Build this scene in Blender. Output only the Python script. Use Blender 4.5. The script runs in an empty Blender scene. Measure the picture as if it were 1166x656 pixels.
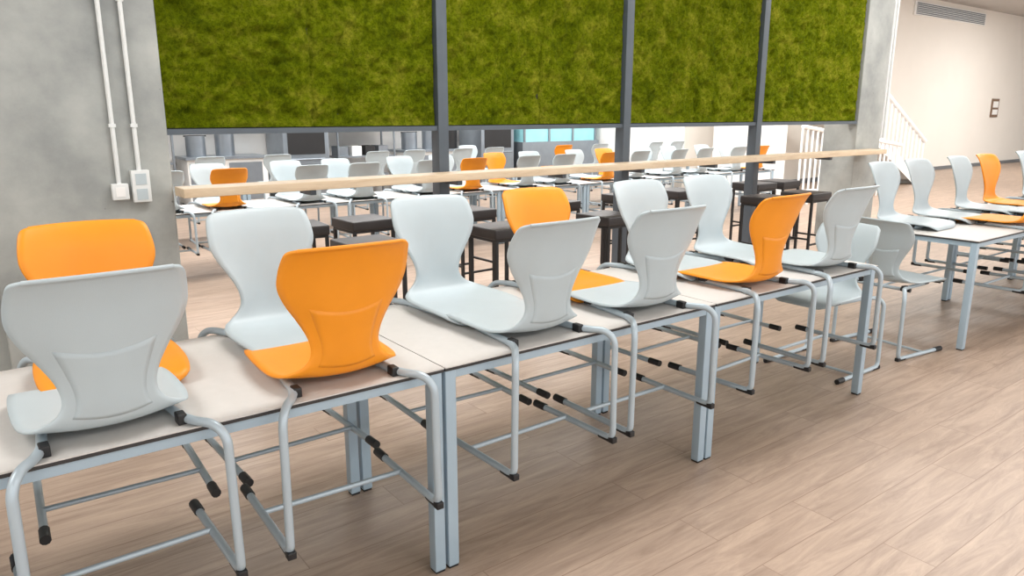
import bpy, bmesh, math, random
from mathutils import Vector, Matrix, noise
random.seed(7)
D=bpy.data; C=bpy.context
scene=C.scene
try:
    scene.view_settings.view_transform='Standard'
    scene.view_settings.look='None'
    scene.view_settings.exposure=0.0
except Exception as e: print(e)

# ---------------------------------------------------------------- materials
def s2l(c):
    return tuple(((v/255)/12.92 if v/255<=0.04045 else ((v/255+0.055)/1.055)**2.4) for v in c)
def newmat(name):
    m=D.materials.new(name); m.use_nodes=True
    nt=m.node_tree; b=nt.nodes['Principled BSDF']
    return m,nt,b
def noisy(name,col,rough=0.5,metal=0.0,var=0.06,scale=8.0,bump=0.0,bscale=200.0,spec=0.5):
    m,nt,b=newmat(name); N=nt.nodes; L=nt.links
    lin=s2l(col)
    tc=N.new('ShaderNodeTexCoord')
    n=N.new('ShaderNodeTexNoise'); n.inputs['Scale'].default_value=scale; n.inputs['Detail'].default_value=3
    L.new(tc.outputs['Object'],n.inputs['Vector'])
    r=N.new('ShaderNodeValToRGB')
    r.color_ramp.elements[0].position=0.3; r.color_ramp.elements[1].position=0.7
    r.color_ramp.elements[0].color=(*[v*(1-var) for v in lin],1)
    r.color_ramp.elements[1].color=(*[min(1,v*(1+var)) for v in lin],1)
    L.new(n.outputs['Fac'],r.inputs['Fac']); L.new(r.outputs['Color'],b.inputs['Base Color'])
    b.inputs['Roughness'].default_value=rough; b.inputs['Metallic'].default_value=metal
    b.inputs['Specular IOR Level'].default_value=spec
    if bump>0:
        n2=N.new('ShaderNodeTexNoise'); n2.inputs['Scale'].default_value=bscale
        L.new(tc.outputs['Object'],n2.inputs['Vector'])
        bp=N.new('ShaderNodeBump'); bp.inputs['Strength'].default_value=bump; bp.inputs['Distance'].default_value=0.002
        L.new(n2.outputs['Fac'],bp.inputs['Height']); L.new(bp.outputs['Normal'],b.inputs['Normal'])
    return m
M={}
M['orange']=noisy('orange_plastic',(237,147,22),0.46,var=0.03,bump=0.15,bscale=500)
M['gray']=noisy('pale_grey_plastic',(181,193,198),0.44,var=0.02,bump=0.15,bscale=500)
M['tube']=noisy('silver_painted_steel',(178,192,201),0.35,metal=0.2,var=0.02)
M['black']=noisy('black_rubber',(28,28,30),0.5,var=0.1)
M['tabletop']=noisy('pale_laminate',(204,201,197),0.5,var=0.02,scale=30)
M['tedge']=noisy('dark_laminate_core',(50,48,48),0.5)
M['tleg']=noisy('silver_powdercoat',(168,188,202),0.4,metal=0.2,var=0.02)
M['frame']=noisy('dark_grey_steel',(84,92,100),0.45,metal=0.2,var=0.05)
M['white']=noisy('white_paint',(236,236,234),0.7,var=0.015,scale=2)
M['rail']=noisy('white_railing_paint',(247,247,246),0.5,var=0.01,scale=2)
M['cream']=noisy('cream_wall_paint',(232,227,219),0.75,var=0.015,scale=1.5)
M['ceil']=noisy('grey_ceiling_paint',(190,188,186),0.8,var=0.03,scale=2)
M['steel']=noisy('stainless_steel',(140,148,156),0.3,metal=0.6,var=0.05)
M['pvc']=noisy('white_pvc',(220,223,222),0.4,var=0.01)
M['stool']=noisy('black_leatherette',(42,38,38),0.45,var=0.15,bump=0.2,bscale=120)
M['aqua']=noisy('aqua_glass_panel',(150,210,218),0.2,var=0.1,scale=3)
M['sign']=noisy('brown_sign',(120,95,75),0.5)

def concrete():
    m,nt,b=newmat('raw_concrete'); N=nt.nodes; L=nt.links
    tc=N.new('ShaderNodeTexCoord')
    n=N.new('ShaderNodeTexNoise'); n.inputs['Scale'].default_value=2.0; n.inputs['Detail'].default_value=10; n.inputs['Roughness'].default_value=0.62
    L.new(tc.outputs['Object'],n.inputs['Vector'])
    r=N.new('ShaderNodeValToRGB'); e=r.color_ramp.elements
    e[0].position=0.3; e[0].color=(*s2l((136,140,139)),1); e[1].position=0.70; e[1].color=(*s2l((178,181,177)),1)
    L.new(n.outputs['Fac'],r.inputs['Fac'])
    v=N.new('ShaderNodeTexVoronoi'); v.inputs['Scale'].default_value=8
    L.new(tc.outputs['Object'],v.inputs['Vector'])
    r2=N.new('ShaderNodeValToRGB'); r2.color_ramp.elements[0].position=0.03; r2.color_ramp.elements[0].color=(.3,.3,.3,1); r2.color_ramp.elements[1].position=0.07; r2.color_ramp.elements[1].color=(1,1,1,1)
    L.new(v.outputs['Distance'],r2.inputs['Fac'])
    mx=N.new('ShaderNodeMixRGB'); mx.blend_type='MULTIPLY'; mx.inputs['Fac'].default_value=0.6
    L.new(r.outputs['Color'],mx.inputs['Color1']); L.new(r2.outputs['Color'],mx.inputs['Color2'])
    L.new(mx.outputs['Color'],b.inputs['Base Color']); b.inputs['Roughness'].default_value=0.75
    bp=N.new('ShaderNodeBump'); bp.inputs['Strength'].default_value=0.3; bp.inputs['Distance'].default_value=0.01
    L.new(n.outputs['Fac'],bp.inputs['Height']); L.new(bp.outputs['Normal'],b.inputs['Normal'])
    return m
M['concrete']=concrete()
def moss():
    m,nt,b=newmat('preserved_moss'); N=nt.nodes; L=nt.links
    tc=N.new('ShaderNodeTexCoord')
    n=N.new('ShaderNodeTexNoise'); n.inputs['Scale'].default_value=3.6; n.inputs['Detail'].default_value=11; n.inputs['Roughness'].default_value=0.82; n.inputs['Distortion'].default_value=0.2
    L.new(tc.outputs['Object'],n.inputs['Vector'])
    r=N.new('ShaderNodeValToRGB'); e=r.color_ramp.elements
    e[0].position=0.34; e[0].color=(*s2l((76,92,6)),1); e[1].position=0.68; e[1].color=(*s2l((184,182,58)),1)
    k=r.color_ramp.elements.new(0.5); k.color=(*s2l((124,138,14)),1)
    L.new(n.outputs['Fac'],r.inputs['Fac'])
    n2=N.new('ShaderNodeTexNoise'); n2.inputs['Scale'].default_value=42; n2.inputs['Detail'].default_value=8; n2.inputs['Roughness'].default_value=0.9
    L.new(tc.outputs['Object'],n2.inputs['Vector'])
    r2=N.new('ShaderNodeValToRGB'); r2.color_ramp.elements[0].position=0.40; r2.color_ramp.elements[0].color=(.2,.25,.12,1); r2.color_ramp.elements[1].position=0.54; r2.color_ramp.elements[1].color=(1,1,1,1)
    L.new(n2.outputs['Fac'],r2.inputs['Fac'])
    mx=N.new('ShaderNodeMixRGB'); mx.blend_type='MULTIPLY'; mx.inputs['Fac'].default_value=0.75
    L.new(r.outputs['Color'],mx.inputs['Color1']); L.new(r2.outputs['Color'],mx.inputs['Color2'])
    L.new(mx.outputs['Color'],b.inputs['Base Color']); b.inputs['Roughness'].default_value=0.95
    b.inputs['Specular IOR Level'].default_value=0.05
    bp=N.new('ShaderNodeBump'); bp.inputs['Strength'].default_value=1.0; bp.inputs['Distance'].default_value=0.035
    L.new(n2.outputs['Fac'],bp.inputs['Height']); L.new(bp.outputs['Normal'],b.inputs['Normal'])
    return m
M['moss']=moss()
def wood(name,c1,c2,plank,rough,row=0.2,length=1.5,mort=(120,95,80)):
    m,nt,b=newmat(name); N=nt.nodes; L=nt.links
    tc=N.new('ShaderNodeTexCoord')
    mp=N.new('ShaderNodeMapping'); mp.inputs['Scale'].default_value=(1.1,9,9)
    L.new(tc.outputs['Object'],mp.inputs['Vector'])
    br=N.new('ShaderNodeTexBrick'); br.inputs['Scale'].default_value=1.0
    br.inputs['Brick Width'].default_value=length; br.inputs['Row Height'].default_value=row
    br.inputs['Mortar Size'].default_value=0.0022; br.inputs['Mortar Smooth'].default_value=0.3; br.offset=0.37
    br.inputs['Color1'].default_value=(0.2,0.2,0.2,1); br.inputs['Color2'].default_value=(0.8,0.8,0.8,1); br.inputs['Mortar'].default_value=(0.5,0.5,0.5,1)
    L.new(tc.outputs['Object'],br.inputs['Vector'])
    add=N.new('ShaderNodeVectorMath'); add.operation='MULTIPLY_ADD'
    L.new(br.outputs['Color'],add.inputs[0]); add.inputs[1].default_value=(7,5,3); L.new(mp.outputs['Vector'],add.inputs[2])
    n=N.new('ShaderNodeTexNoise'); n.inputs['Scale'].default_value=1.8; n.inputs['Detail'].default_value=11; n.inputs['Roughness'].default_value=0.72; n.inputs['Distortion'].default_value=1.0
    L.new((add if plank else mp).outputs['Vector'],n.inputs['Vector'])
    r=N.new('ShaderNodeValToRGB'); e=r.color_ramp.elements
    e[0].position=0.30; e[0].color=(*s2l(c1),1); e[1].position=0.68; e[1].color=(*s2l(c2),1)
    L.new(n.outputs['Fac'],r.inputs['Fac'])
    out=r.outputs['Color']
    if plank:
        hs=N.new('ShaderNodeMixRGB'); hs.blend_type='MULTIPLY'; hs.inputs['Fac'].default_value=0.12
        L.new(out,hs.inputs['Color1']); L.new(br.outputs['Color'],hs.inputs['Color2'])
        mx=N.new('ShaderNodeMixRGB'); mx.inputs['Color2'].default_value=(*s2l(mort),1)
        ml=N.new('ShaderNodeMath'); ml.operation='MULTIPLY'; ml.inputs[1].default_value=0.6
        L.new(br.outputs['Fac'],ml.inputs[0]); L.new(ml.outputs[0],mx.inputs['Fac']); L.new(hs.outputs['Color'],mx.inputs['Color1'])
        out=mx.outputs['Color']
    L.new(out,b.inputs['Base Color']); b.inputs['Roughness'].default_value=rough
    bp=N.new('ShaderNodeBump'); bp.inputs['Strength'].default_value=0.08; bp.inputs['Distance'].default_value=0.002
    L.new(n.outputs['Fac'],bp.inputs['Height']); L.new(bp.outputs['Normal'],b.inputs['Normal'])
    return m
M['floor']=wood('oak_vinyl_plank',(150,128,112),(194,171,152),True,0.42,row=0.19,length=1.3)
M['plank']=wood('pale_oak_board',(196,172,142),(222,202,174),False,0.5)

# ---------------------------------------------------------------- mesh builder
class MB:
    def __init__(s): s.v=[]; s.f=[]; s.m=[]; s.sm=[]; s.mats=[]
    def mi(s,mat):
        if mat not in s.mats: s.mats.append(mat)
        return s.mats.index(mat)
    def add(s,verts,faces,mat,smooth=False):
        o=len(s.v); s.v+= [tuple(v) for v in verts]; i=s.mi(mat)
        for f in faces: s.f.append(tuple(o+k for k in f)); s.m.append(i); s.sm.append(smooth)
    def box(s,x0,x1,y0,y1,z0,z1,mat,bev=0.0):
        if bev>0:
            bm=bmesh.new(); bmesh.ops.create_cube(bm,size=1)
            for v in bm.verts: v.co=Vector(((x0+x1)/2+v.co.x*(x1-x0),(y0+y1)/2+v.co.y*(y1-y0),(z0+z1)/2+v.co.z*(z1-z0)))
            bmesh.ops.bevel(bm,geom=bm.edges[:],offset=bev,segments=3,affect='EDGES',profile=0.6)
            bm.verts.index_update()
            s.add([v.co for v in bm.verts],[[v.index for v in f.verts] for f in bm.faces],mat,True); bm.free(); return
        vs=[(x,y,z) for x in (x0,x1) for y in (y0,y1) for z in (z0,z1)]
        fs=[(0,1,3,2),(4,6,7,5),(0,4,5,1),(2,3,7,6),(0,2,6,4),(1,5,7,3)]
        s.add(vs,fs,mat)
    def tube(s,pts,r,mat,n=10,cap=True):
        P=[Vector(p) for p in pts]; vs=[];fs=[]
        t0=(P[1]-P[0]).normalized(); up=Vector((0,0,1)) if abs(t0.z)<0.9 else Vector((1,0,0))
        nrm=(up-t0*up.dot(t0)).normalized()
        for i,p in enumerate(P):
            a=P[max(0,i-1)]; b=P[min(len(P)-1,i+1)]; t=(b-a).normalized()
            nrm=(nrm-t*nrm.dot(t)).normalized(); bi=t.cross(nrm)
            for k in range(n):
                an=2*math.pi*k/n; vs.append(p+nrm*math.cos(an)*r+bi*math.sin(an)*r)
        for i in range(len(P)-1):
            for k in range(n):
                k2=(k+1)%n; fs.append((i*n+k,i*n+k2,(i+1)*n+k2,(i+1)*n+k))
        s.add(vs,fs,mat,True)
        if cap:
            s.add(vs[:n],[tuple(range(n))[::-1]],mat); s.add(vs[-n:],[tuple(range(n))],mat)
    def mesh(s,name):
        me=D.meshes.new(name); me.from_pydata(s.v,[],s.f)
        for m in s.mats: me.materials.append(M[m])
        me.polygons.foreach_set('material_index',s.m); me.polygons.foreach_set('use_smooth',s.sm)
        me.update(); return me
    def obj(s,name,loc=(0,0,0),rz=0):
        return place(s.mesh(name),name,loc,rz)
def place(me,name,loc=(0,0,0),rz=0,sc=None):
    o=D.objects.new(name,me); C.collection.objects.link(o); o.location=loc; o.rotation_euler[2]=rz
    if sc: o.scale=sc
    return o
def fillet(pts,rad,seg=7):
    P=[Vector(p) for p in pts]; out=[P[0]]
    for i in range(1,len(P)-1):
        a,b,c=P[i-1],P[i],P[i+1]; r=rad[i]
        d1=(a-b); d2=(c-b); l=min(r,d1.length*0.49,d2.length*0.49)
        p0=b+d1.normalized()*l; p1=b+d2.normalized()*l
        for k in range(seg+1):
            t=k/seg; w=0.72
            den=(1-t)**2+2*w*t*(1-t)+t*t
            out.append((p0*(1-t)**2+b*2*w*t*(1-t)+p1*t*t)/den)
    out.append(P[-1]); return out

# ---------------------------------------------------------------- chair
ROWS=[(.448,-.034,.130,0,0),(.444,-.020,.165,0,0),(.430,-.007,.186,0,0),(.405,.000,.198,0,.002),(.33,.002,.207,0,.006),
(.22,-.004,.210,0,.012),(.12,-.008,.205,0,.016),(.055,-.005,.187,0,.020),(.018,.006,.158,.01,.022),(-.004,.028,.128,.020,.020),
(-.015,.062,.110,.026,.012),(-.020,.102,.107,.030,.004),(-.026,.147,.119,.036,0),(-.034,.197,.146,.043,0),(-.043,.247,.177,.048,0),
(-.053,.296,.197,.050,0),(-.064,.340,.199,.046,-.002),(-.080,.380,.194,.041,-.004),(-.093,.403,.188,.037,-.005),(-.101,.412,.177,.033,-.005),(-.106,.415,.152,.022,-.003)]
ROWS=[(r[0]+.035,)+r[1:] for r in ROWS]
def catmull(R,t):
    n=len(R)-1; x=min(max(t,0),1)*n; i=min(int(x),n-1); u=x-i
    p=[R[max(0,i-1)],R[i],R[i+1],R[min(n,i+2)]]
    return [0.5*((2*p[1][k])+(-p[0][k]+p[2][k])*u+(2*p[0][k]-5*p[1][k]+4*p[2][k]-p[3][k])*u*u+(-p[0][k]+3*p[1][k]-3*p[2][k]+p[3][k])*u**3) for k in range(len(R[0]))]
SZ=0.48
def surf(t,s):
    y,z,w,f,r=catmull(ROWS,t)
    e=abs(s)**2.0
    return Vector((w*s,y+f*e,z+r*e+SZ))
def nrm(t,s):
    d=1e-3
    a=surf(min(1,t+d),s)-surf(max(0,t-d),s); b=surf(t,s+d)-surf(t,s-d)
    return a.cross(b).normalized()
def sheet(mb,mat,t0,t1,s0,s1,nt,ns,off0,off1,shape=None):
    vs=[];fs=[]
    for side,off in ((0,off0),(1,off1)):
        for i in range(nt+1):
            for j in range(ns+1):
                t=t0+(t1-t0)*i/nt; s=s0+(s1-s0)*j/ns
                if shape: t,s=shape(i/nt,s,t)
                vs.append(surf(t,s)+nrm(t,s)*off)
    W=ns+1; H=(nt+1)*W
    for i in range(nt):
        for j in range(ns):
            a=i*W+j
            fs.append((a,a+1,a+W+1,a+W)); fs.append((H+a,H+a+W,H+a+W+1,H+a+1))
    for i in range(nt):
        for j in (0,ns):
            a=i*W+j; q=(a,a+W,H+a+W,H+a); fs.append(q if j==0 else q[::-1])
    for j in range(ns):
        for i in (0,nt):
            a=i*W+j; q=(a,H+a,H+a+1,a+1); fs.append(q if i==0 else q[::-1])
    mb.add(vs,fs,mat,True)
def chair_mesh(name,mat):
    mb=MB()
    sheet(mb,mat,0,1,-1,1,64,18,-.0045,.0045)
    sgn=1 if nrm(0.6,0).y<0 else -1
    def shp(q,s,t):
        return t+ (.018*(abs(s)/.6)**2)*max(0,(q-.6)/.4), s*(1.22 if q<.7 else 1.22-.08*(q-.7)/.3)
    sheet(mb,mat,0.46,0.665,-.60,.60,14,12,sgn*.003,sgn*.0050,shape=shp)
    mb.tube([surf(0.985,s)+Vector((0,-.001,.0)) for s in [k/10-1 for k in range(21)]],.006,mat,8)
    tz=SZ-.024; r=.0128
    half=[(.245,.395,r),(.245,-.070,r),(.240,-.070,tz),(.165,.03,tz),(.135,.35,tz)]
    pts=half+[(-x,y,z) for x,y,z in half[::-1]]
    rad=[0,.035,.095,.055,.045,.045,.055,.095,.035,0]
    mb.tube(fillet(pts,rad,8),r,'tube',12)
    mb.tube([(-.245,.20,r+.004),(.245,.20,r+.004)],.0095,'tube',8)
    for sx in (-1,1):
        x=.245*sx
        mb.tube([(x,.335,r+.001),(x,.34,r+.001),(x,.398,r+.001),(x,.402,r+.001)],.0162,'black',10)
        mb.tube([(x,-.06,.008),(x,-.02,.009),(x,-.0,.010)],.0132,'black',8)
        mb.box(x-.013,x+.013,-.084,-.056,-.001,.022,'black',.004)
        mb.box(.158*sx-.012,.158*sx+.012,.03,.07,tz-.0135,SZ-.008,'black',.004)
        mb.box(.14*sx-.014,.14*sx+.014,.27,.33,tz-.004,SZ-.002,'black',.004)
    return mb.mesh(name)
CH={'o':chair_mesh('dining_chair_orange','orange'),'g':chair_mesh('dining_chair_grey','gray')}

# ---------------------------------------------------------------- table
TH=.755; TL=1.395; TD=.84
def table_mesh():
    mb=MB(); L=TL/2
    mb.box(-L,L,0,TD,TH-.004,TH,'tabletop')
    mb.box(-L,L,0,TD,TH-.014,TH-.004,'tedge')
    z1=TH-.014; z0=z1-.032; a=.012; t=.028; bi=.10
    mb.box(-L+a,L-a,a,a+t,z0,z1,'tleg'); mb.box(-L+a,L-a,TD-a-t-bi,TD-a-bi,z0,z1,'tleg')
    mb.box(-L+a,-L+a+t,a+t,TD-a-t,z0,z1,'tleg'); mb.box(L-a-t,L-a,a+t,TD-a-t,z0,z1,'tleg')
    w=.042
    for sx in (-1,1):
        for y in (.008,TD-.008-w-bi):
            x=sx*(L-.004-w/2)
            mb.box(x-w/2,x+w/2,y,y+w,.008,z1,'tleg',.004)
            mb.box(x-w/2+.003,x+w/2-.003,y+.003,y+w-.003,0,.01,'black')
    return mb.mesh('dining_table')
TM=table_mesh()
def table(x0,y0,sc=None): return place(TM,'dining_table',(x0+.7,y0,0),0,sc)
OFF=TH-(SZ-.024-.0128)+.0005
def tchair(c,x,y0,back=False,dr=0.0,k=1.0,dy=0):
    rz=(math.pi if back else 0)+math.radians(dr)
    y=y0+TD*k if back else y0
    return place(CH[c],'dining_chair',(x,y+dy,OFF*k),rz,(k,k,k) if k!=1 else None)
Y0=1.97
for x in (-1.595,-.195,1.205,2.605): table(x,Y0)
front=[('g',-1.2,0),('g',-.62,1),('g',.245,1),('o',.88,-2),('g',1.68,1),('g',2.27,-1),('o',3.04,2),('g',3.66,-1)]
back=[('g',-1.2,0),('o',-.62,1),('o',.33,-2),('g',.91,1),('g',1.67,-2),('o',2.26,0),('g',2.99,1),('g',3.56,-1)]
for c,x,d in front: tchair(c,x,Y0,False,d)
for c,x,d in back: tchair(c,x,Y0,True,d)
for x in (5.30,6.70,8.10): table(x,Y0)
for c,x,d in [('o',6.26,0),('g',7.0,0),('o',7.6,-2),('g',8.4,0),('g',9.0,0)]: tchair(c,x,Y0,False,d)
for c,x,d in [('g',5.64,1),('g',6.20,-1),('g',6.93,2),('o',7.51,0),('g',8.4,0),('g',9.0,0)]: tchair(c,x,Y0,True,d)
place(CH['g'],'dining_chair',(4.43,2.39,.0015),math.radians(90))
place(CH['g'],'dining_chair',(4.84,2.37,.0015),math.radians(-97))
# other room: smaller furniture
cols=['gogggoggoggggogggogggg','ogggggoggoggggoggggog','gggogggggoggggggogggg','ggogggogggggoggggggog']
K=.88
for ri,(yy,nt,xs) in enumerate(((7.25,7,1.1),(9.35,7,1.5))):
    for k in range(nt):
        x=xs+k*1.4
        table(x,yy,(1,K,K))
        for j,dx in enumerate((.42,1.0)):
            if ri==1 and random.random()<.3: continue
            tchair(cols[ri*2][k*2+j],x+dx,yy,False,random.uniform(-4,4),K)
            if ri==1 and random.random()<.7: continue
            tchair(cols[ri*2+1][k*2+j],x+dx,yy,True,random.uniform(-4,4),K)

# ---------------------------------------------------------------- room shell
def boxobj(name,x0,x1,y0,y1,z0,z1,mat):
    mb=MB(); mb.box(x0,x1,y0,y1,z0,z1,mat); return mb.obj(name)
CZ=4.45
boxobj('floor',-6,36,-7,13.2,-.1,0,'floor')
boxobj('ceiling',-6,36,-7,13.2,CZ,CZ+.1,'ceil')
boxobj('wall_back',-6,11.5,13,13.2,0,CZ,'white')
boxobj('wall_corner',11.5,11.7,9.9,13.2,0,CZ,'white')
boxobj('wall_right_back',11.5,36,9.7,9.9,0,CZ,'cream')
boxobj('wall_left',-6.2,-6,-7,13.2,0,CZ,'white')
boxobj('wall_right',36,36.2,-7,9.9,0,CZ,'white')
boxobj('baseboard_back',-6,11.5,12.98,13,0,.1,'steel')
boxobj('baseboard_right_back',11.7,36,9.68,9.7,0,.1,'steel')
mb=MB() 
mb.box(-6,36,-7.1,-7,0,.3,'white'); mb.box(-6,36,-7.1,-7,3.6,CZ,'white')
for k in range(15): mb.box(-6+k*3-.05,-6+k*3+.05,-7.1,-7,.3,3.6,'frame')
mb.obj('window_1')
LX=1.085
mb=MB(); mb.box(.12,LX-.005,4.92,5.42,0,CZ,'concrete',.012); mb.obj('concrete_column')
mb=MB(); mb.box(9.13,9.72,4.95,5.40,0,CZ,'concrete',.012); mb.obj('concrete_column')
boxobj('wall_partition',-6,.12,5.0,5.2,0,CZ,'concrete')
XS=[LX,3.06,5.05,7.08,9.12]; ZB=1.475; ZT=3.3
mb=MB()
for x in XS[1:-1]:
    mb.box(x-.045,x+.045,4.94,5.05,0,CZ,'frame',.004)
for a,b in zip(XS[:-1],XS[1:]):
    mb.box(a,b,4.955,5.035,ZB-.035,ZB,'frame')
    mb.box(a,b,4.965,5.035,ZT,ZT+.06,'frame')
    mb.box(a+.0,b-.0,5.035,5.09,ZB-.01,ZT,'tedge')
mb.obj('window_2')
boxobj('wall_upper',LX,9.12,4.97,5.2,ZT+.06,CZ,'white')
mb=MB()
for pi,(a,b) in enumerate(zip(XS[:-1],XS[1:])):
    a2=a+(.045 if pi else 0)+.008; b2=b-(.045 if pi<3 else 0)-.008
    nx=150; nz=130; vs=[];fs=[]
    for i in range(nz+1):
        for j in range(nx+1):
            x=a2+(b2-a2)*j/nx; z=ZB+.006+(ZT-ZB-.012)*i/nz
            u=(x-a2)/(b2-a2); half=int(u>.5)
            p=Vector((x,pi*3.1+half*1.7,z))
            d=noise.noise(p*4)*.02+(abs(noise.noise(p*8))-.2)*-.05+noise.noise(p*17)*.022+noise.noise(p*36)*.016
            e=min((x-a2),(b2-x),z-ZB); k=min(1,e/.06)
            d=d*(.25+.75*k)
            e2=abs(u-.5)*(b2-a2)
            d-= .022*max(0,1-e2/.025)
            vs.append((x,4.985-d,z))
    for i in range(nz):
        for j in range(nx):
            q=i*(nx+1)+j; fs.append((q,q+1,q+nx+2,q+nx+1))
    mb.add(vs,fs,'moss',True)
mb.obj('moss_wall')
mb=MB(); mb.box(LX,9.42,4.69,4.91,1.075,1.13,'plank',.004)
for x in (1.9,3.06,4.1,5.05,6.1,7.08,8.2): mb.box(x-.02,x+.02,4.72,4.91,1.04,1.075,'frame')
mb.obj('bar_counter')
def conduit(x,zb,y=4.9,r=.013,top=CZ):
    mb=MB(); mb.tube([(x,y-.002,zb),(x,y-.002,top)],r,'pvc',10)
    for z in (1.5,2.2,2.9,3.6): mb.box(x-.018,x+.018,y-.016,y+.02,z-.01,z+.01,'pvc')
    return mb.obj('electrical_conduit')
conduit(.78,1.15,4.904); conduit(.895,1.22,4.904)
mb=MB(); mb.box(.735,.825,4.875,4.92,1.07,1.165,'pvc',.006); mb.box(.755,.805,4.872,4.876,1.09,1.145,'white')
mb.obj('wall_socket')
mb=MB(); mb.box(.845,.945,4.87,4.92,1.05,1.24,'pvc',.006); mb.box(.865,.925,4.867,4.871,1.065,1.13,'gray'); mb.box(.865,.925,4.867,4.871,1.155,1.22,'gray')
mb.obj('wall_socket')
conduit(9.82,1.25,5.0,.018); conduit(9.90,1.25,5.0,.018)

def stool_mesh():
    mb=MB(); a=.19
    mb.box(-a,a,-a,a,.675,.75,'stool',.012)
    mb.box(-a+.01,a-.01,-a+.01,a-.01,.655,.675,'black')
    for sx in (-1,1):
        for sy in (-1,1):
            x=sx*(a-.02); y=sy*(a-.02); mb.box(x-.012,x+.012,y-.012,y+.012,0,.66,'black')
    for s in (-1,1):
        mb.box(-a+.02,a-.02,s*(a-.02)-.009,s*(a-.02)+.009,.2,.218,'black'); mb.box(s*(a-.02)-.009,s*(a-.02)+.009,-a+.02,a-.02,.26,.278,'black')
    return mb.mesh('bar_stool')
SM=stool_mesh()
for x in (1.55,2.15,3.25,4.35,4.85,6.6,7.3): place(SM,'bar_stool',(x,4.45,0),random.uniform(-.1,.1))
for x in (2.05,2.6,3.6,4.6,5.6,6.4,7.8,8.3): place(SM,'bar_stool',(x,5.45,0),random.uniform(-.1,.1))

# ---------------------------------------------------------------- far side props
def kitchen_counter(x0,x1,y0=12.2):
    mb=MB(); mb.box(x0,x1,y0,y0+.75,.86,.9,'steel'); mb.box(x0+.03,x1-.03,y0+.05,y0+.72,.15,.86,'white')
    for k in range(int((x1-x0)/.6)): mb.box(x0+.06+k*.6,x0+.58+k*.6,y0+.03,y0+.05,.2,.8,'steel')
    mb.box(x0+.05,x1-.05,y0+.08,y0+.7,0,.15,'black')
    for k in range(int((x1-x0)/.45)):
        c=x0+.25+k*.45; h=(.32,.48,.40)[k%3]
        mb.tube([(c,y0+.35,.9),(c,y0+.35,.9+h)],.15,('steel','steel','black','steel')[k%4],14)
        mb.tube([(c-.17,y0+.35,.9+h),(c+.17,y0+.35,.9+h)],.012,'black',6)
    mb.obj('kitchen_counter')
kitchen_counter(2.9,4.2); kitchen_counter(6.75,8.2)
def rack(x,w,y=12.3):
    mb=MB()
    for a in (x,x+w):
        for b in (y,y+.5): mb.tube([(a,b,0),(a,b,1.9)],.02,'steel',8)
    for z in (.3,.8,1.25,1.65):
        mb.box(x,x+w,y,y+.5,z,z+.03,'steel')
        for k in range(4): mb.box(x+.05+k*w/4.2,x+.05+k*w/4.2+w/6,y+.1,y+.4,z+.03,z+.2,('steel','white','black','steel')[k])
    mb.obj('kitchen_rack')
rack(.3,1.3); rack(1.75,1.0); rack(5.45,1.1)
def oven(x,y=12.1,h=1.7,mat='steel'):
    mb=MB(); mb.box(x,x+.8,y,y+.8,.1,h,mat,.01); mb.box(x+.08,x+.72,y-.012,y,.9,h-.2,'black'); mb.tube([(x+.1,y-.05,.82),(x+.7,y-.05,.82)],.015,'steel')
    mb.box(x+.05,x+.75,y+.05,y+.75,0,.1,'black'); mb.obj('kitchen_oven')
oven(4.4,h=1.55); oven(8.35,h=1.6)
mb=MB(); mb.box(9.3,11.4,12.0,12.8,.0,1.0,'steel'); mb.box(9.35,11.35,12.05,12.75,1.0,1.75,'aqua'); mb.box(9.3,11.4,12.0,12.8,1.75,1.85,'white')
for k in range(4): mb.box(9.35+k*.65,9.39+k*.65,12.02,12.05,1.0,1.75,'steel')
mb.obj('refrigerated_display_counter')
mb=MB(); mb.box(1.2,8.0,12.2,13,2.05,2.4,'steel'); mb.obj('kitchen_hood')
mb=MB()
x=17.6; z=0
while z<2.6:
    z+=.155; x-=.30; mb.box(x,x+.32,8.0,9.3,z-.045,z,'white'); mb.box(x+.29,x+.31,8.0,9.3,z-.155,z-.045,'white')
for yy in (7.98,9.3):
    mb.tube([(17.7,yy,.95),(12.2,yy,.95+5.5*.155/.30)],.05,'rail',8)
    mb.add([(17.7,yy,-.0),(17.4,yy,0),(12.2,yy,2.6),(12.2,yy,2.9),(17.7,yy,.12)],[(0,1,2,3,4)],'rail')
    q=17.65
    while q>12.25:
        zz=(17.7-q)*.155/.30; mb.box(q-.02,q+.02,yy-.012,yy+.012,zz,zz+.95,'rail'); q-=.18
mb.box(12.0,12.25,7.95,9.4,0,2.75,'white')
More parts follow.
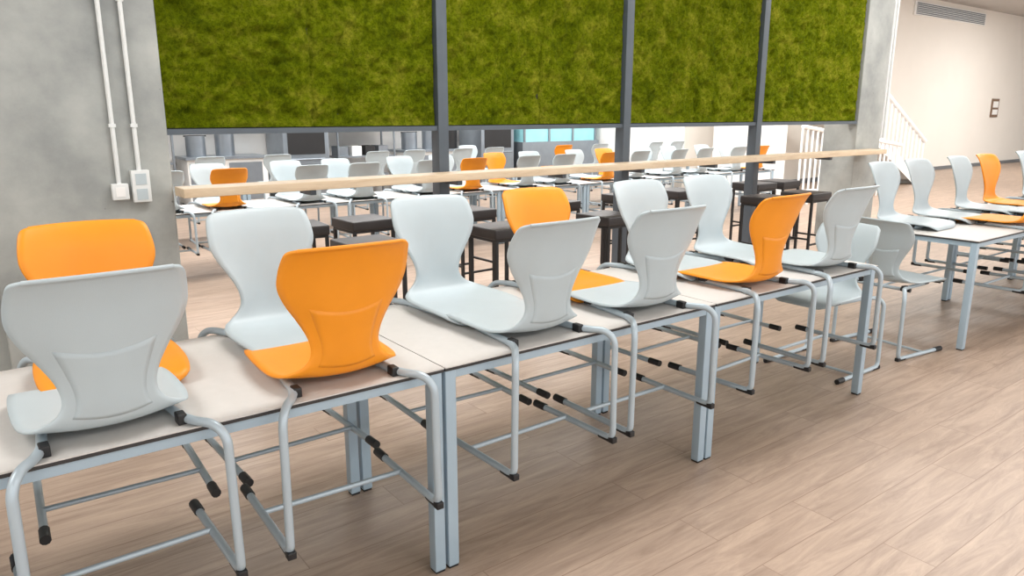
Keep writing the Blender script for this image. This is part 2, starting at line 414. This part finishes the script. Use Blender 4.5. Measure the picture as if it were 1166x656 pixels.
mb.obj('staircase')
mb=MB()
mb.tube([(11.7,7.3,1.35),(15.2,7.3,.95)],.035,'rail',8); mb.tube([(11.7,7.3,.25),(15.2,7.3,.12)],.025,'rail',8); q=11.7
while q<15.2:
    mb.box(q-.016,q+.016,7.288,7.312,0,1.35-(q-11.7)*.114,'rail'); q+=.16
mb.obj('balustrade')
mb=MB(); mb.box(20,24.2,9.66,9.7,4.0,4.33,'white')
for k in range(7): mb.box(20.08,24.12,9.64,9.665,4.03+k*.042,4.045+k*.042,'frame')
mb.obj('air_vent')
mb=MB(); mb.box(25.5,26.0,9.67,9.7,1.45,2.0,'sign'); mb.box(25.57,25.93,9.66,9.675,1.53,1.68,'white'); mb.box(25.57,25.93,9.66,9.675,1.74,1.92,'white'); mb.obj('wall_sign')

# ---------------------------------------------------------------- lights
def light(x,y,sx,sy,p,col=(1,.985,.96)):
    l=D.lights.new('added_ceiling_fill','AREA'); l.shape='RECTANGLE'; l.size=sx; l.size_y=sy; l.energy=p; l.color=col  # unseen area lamp added below the ceiling to brighten the room, no fixture modelled
    o=D.objects.new('added_ceiling_fill',l); C.collection.objects.link(o); o.location=(x,y,CZ-.06)
for x,m in ((-3,1.0),(3,1.0),(9,1.05),(15,1.45),(23,1.7)):
    for y in (-3.5,2.6): light(x,y,3.0,1.6,158*m)
    light(x,6.2,3.0,1.2,(225 if x<12 else 130)*m)
for x in (2,6,10): light(x,10.6,3.0,1.2,190,(1,1,1))  # extra fill added above the far room to lift its brightness
w=D.worlds.new('World'); scene.world=w; w.use_nodes=True
w.node_tree.nodes['Background'].inputs['Color'].default_value=(.94,.975,1,1); w.node_tree.nodes['Background'].inputs['Strength'].default_value=2.25

# ---------------------------------------------------------------- camera
cd=D.cameras.new('camera'); cam=D.objects.new('camera',cd); C.collection.objects.link(cam)
cam.location=(0,0,1.57); cd.sensor_width=36; cd.lens=840/1166*36
cam.rotation_euler=(math.radians(90-13.33),0,math.radians(-36.95))
scene.camera=cam
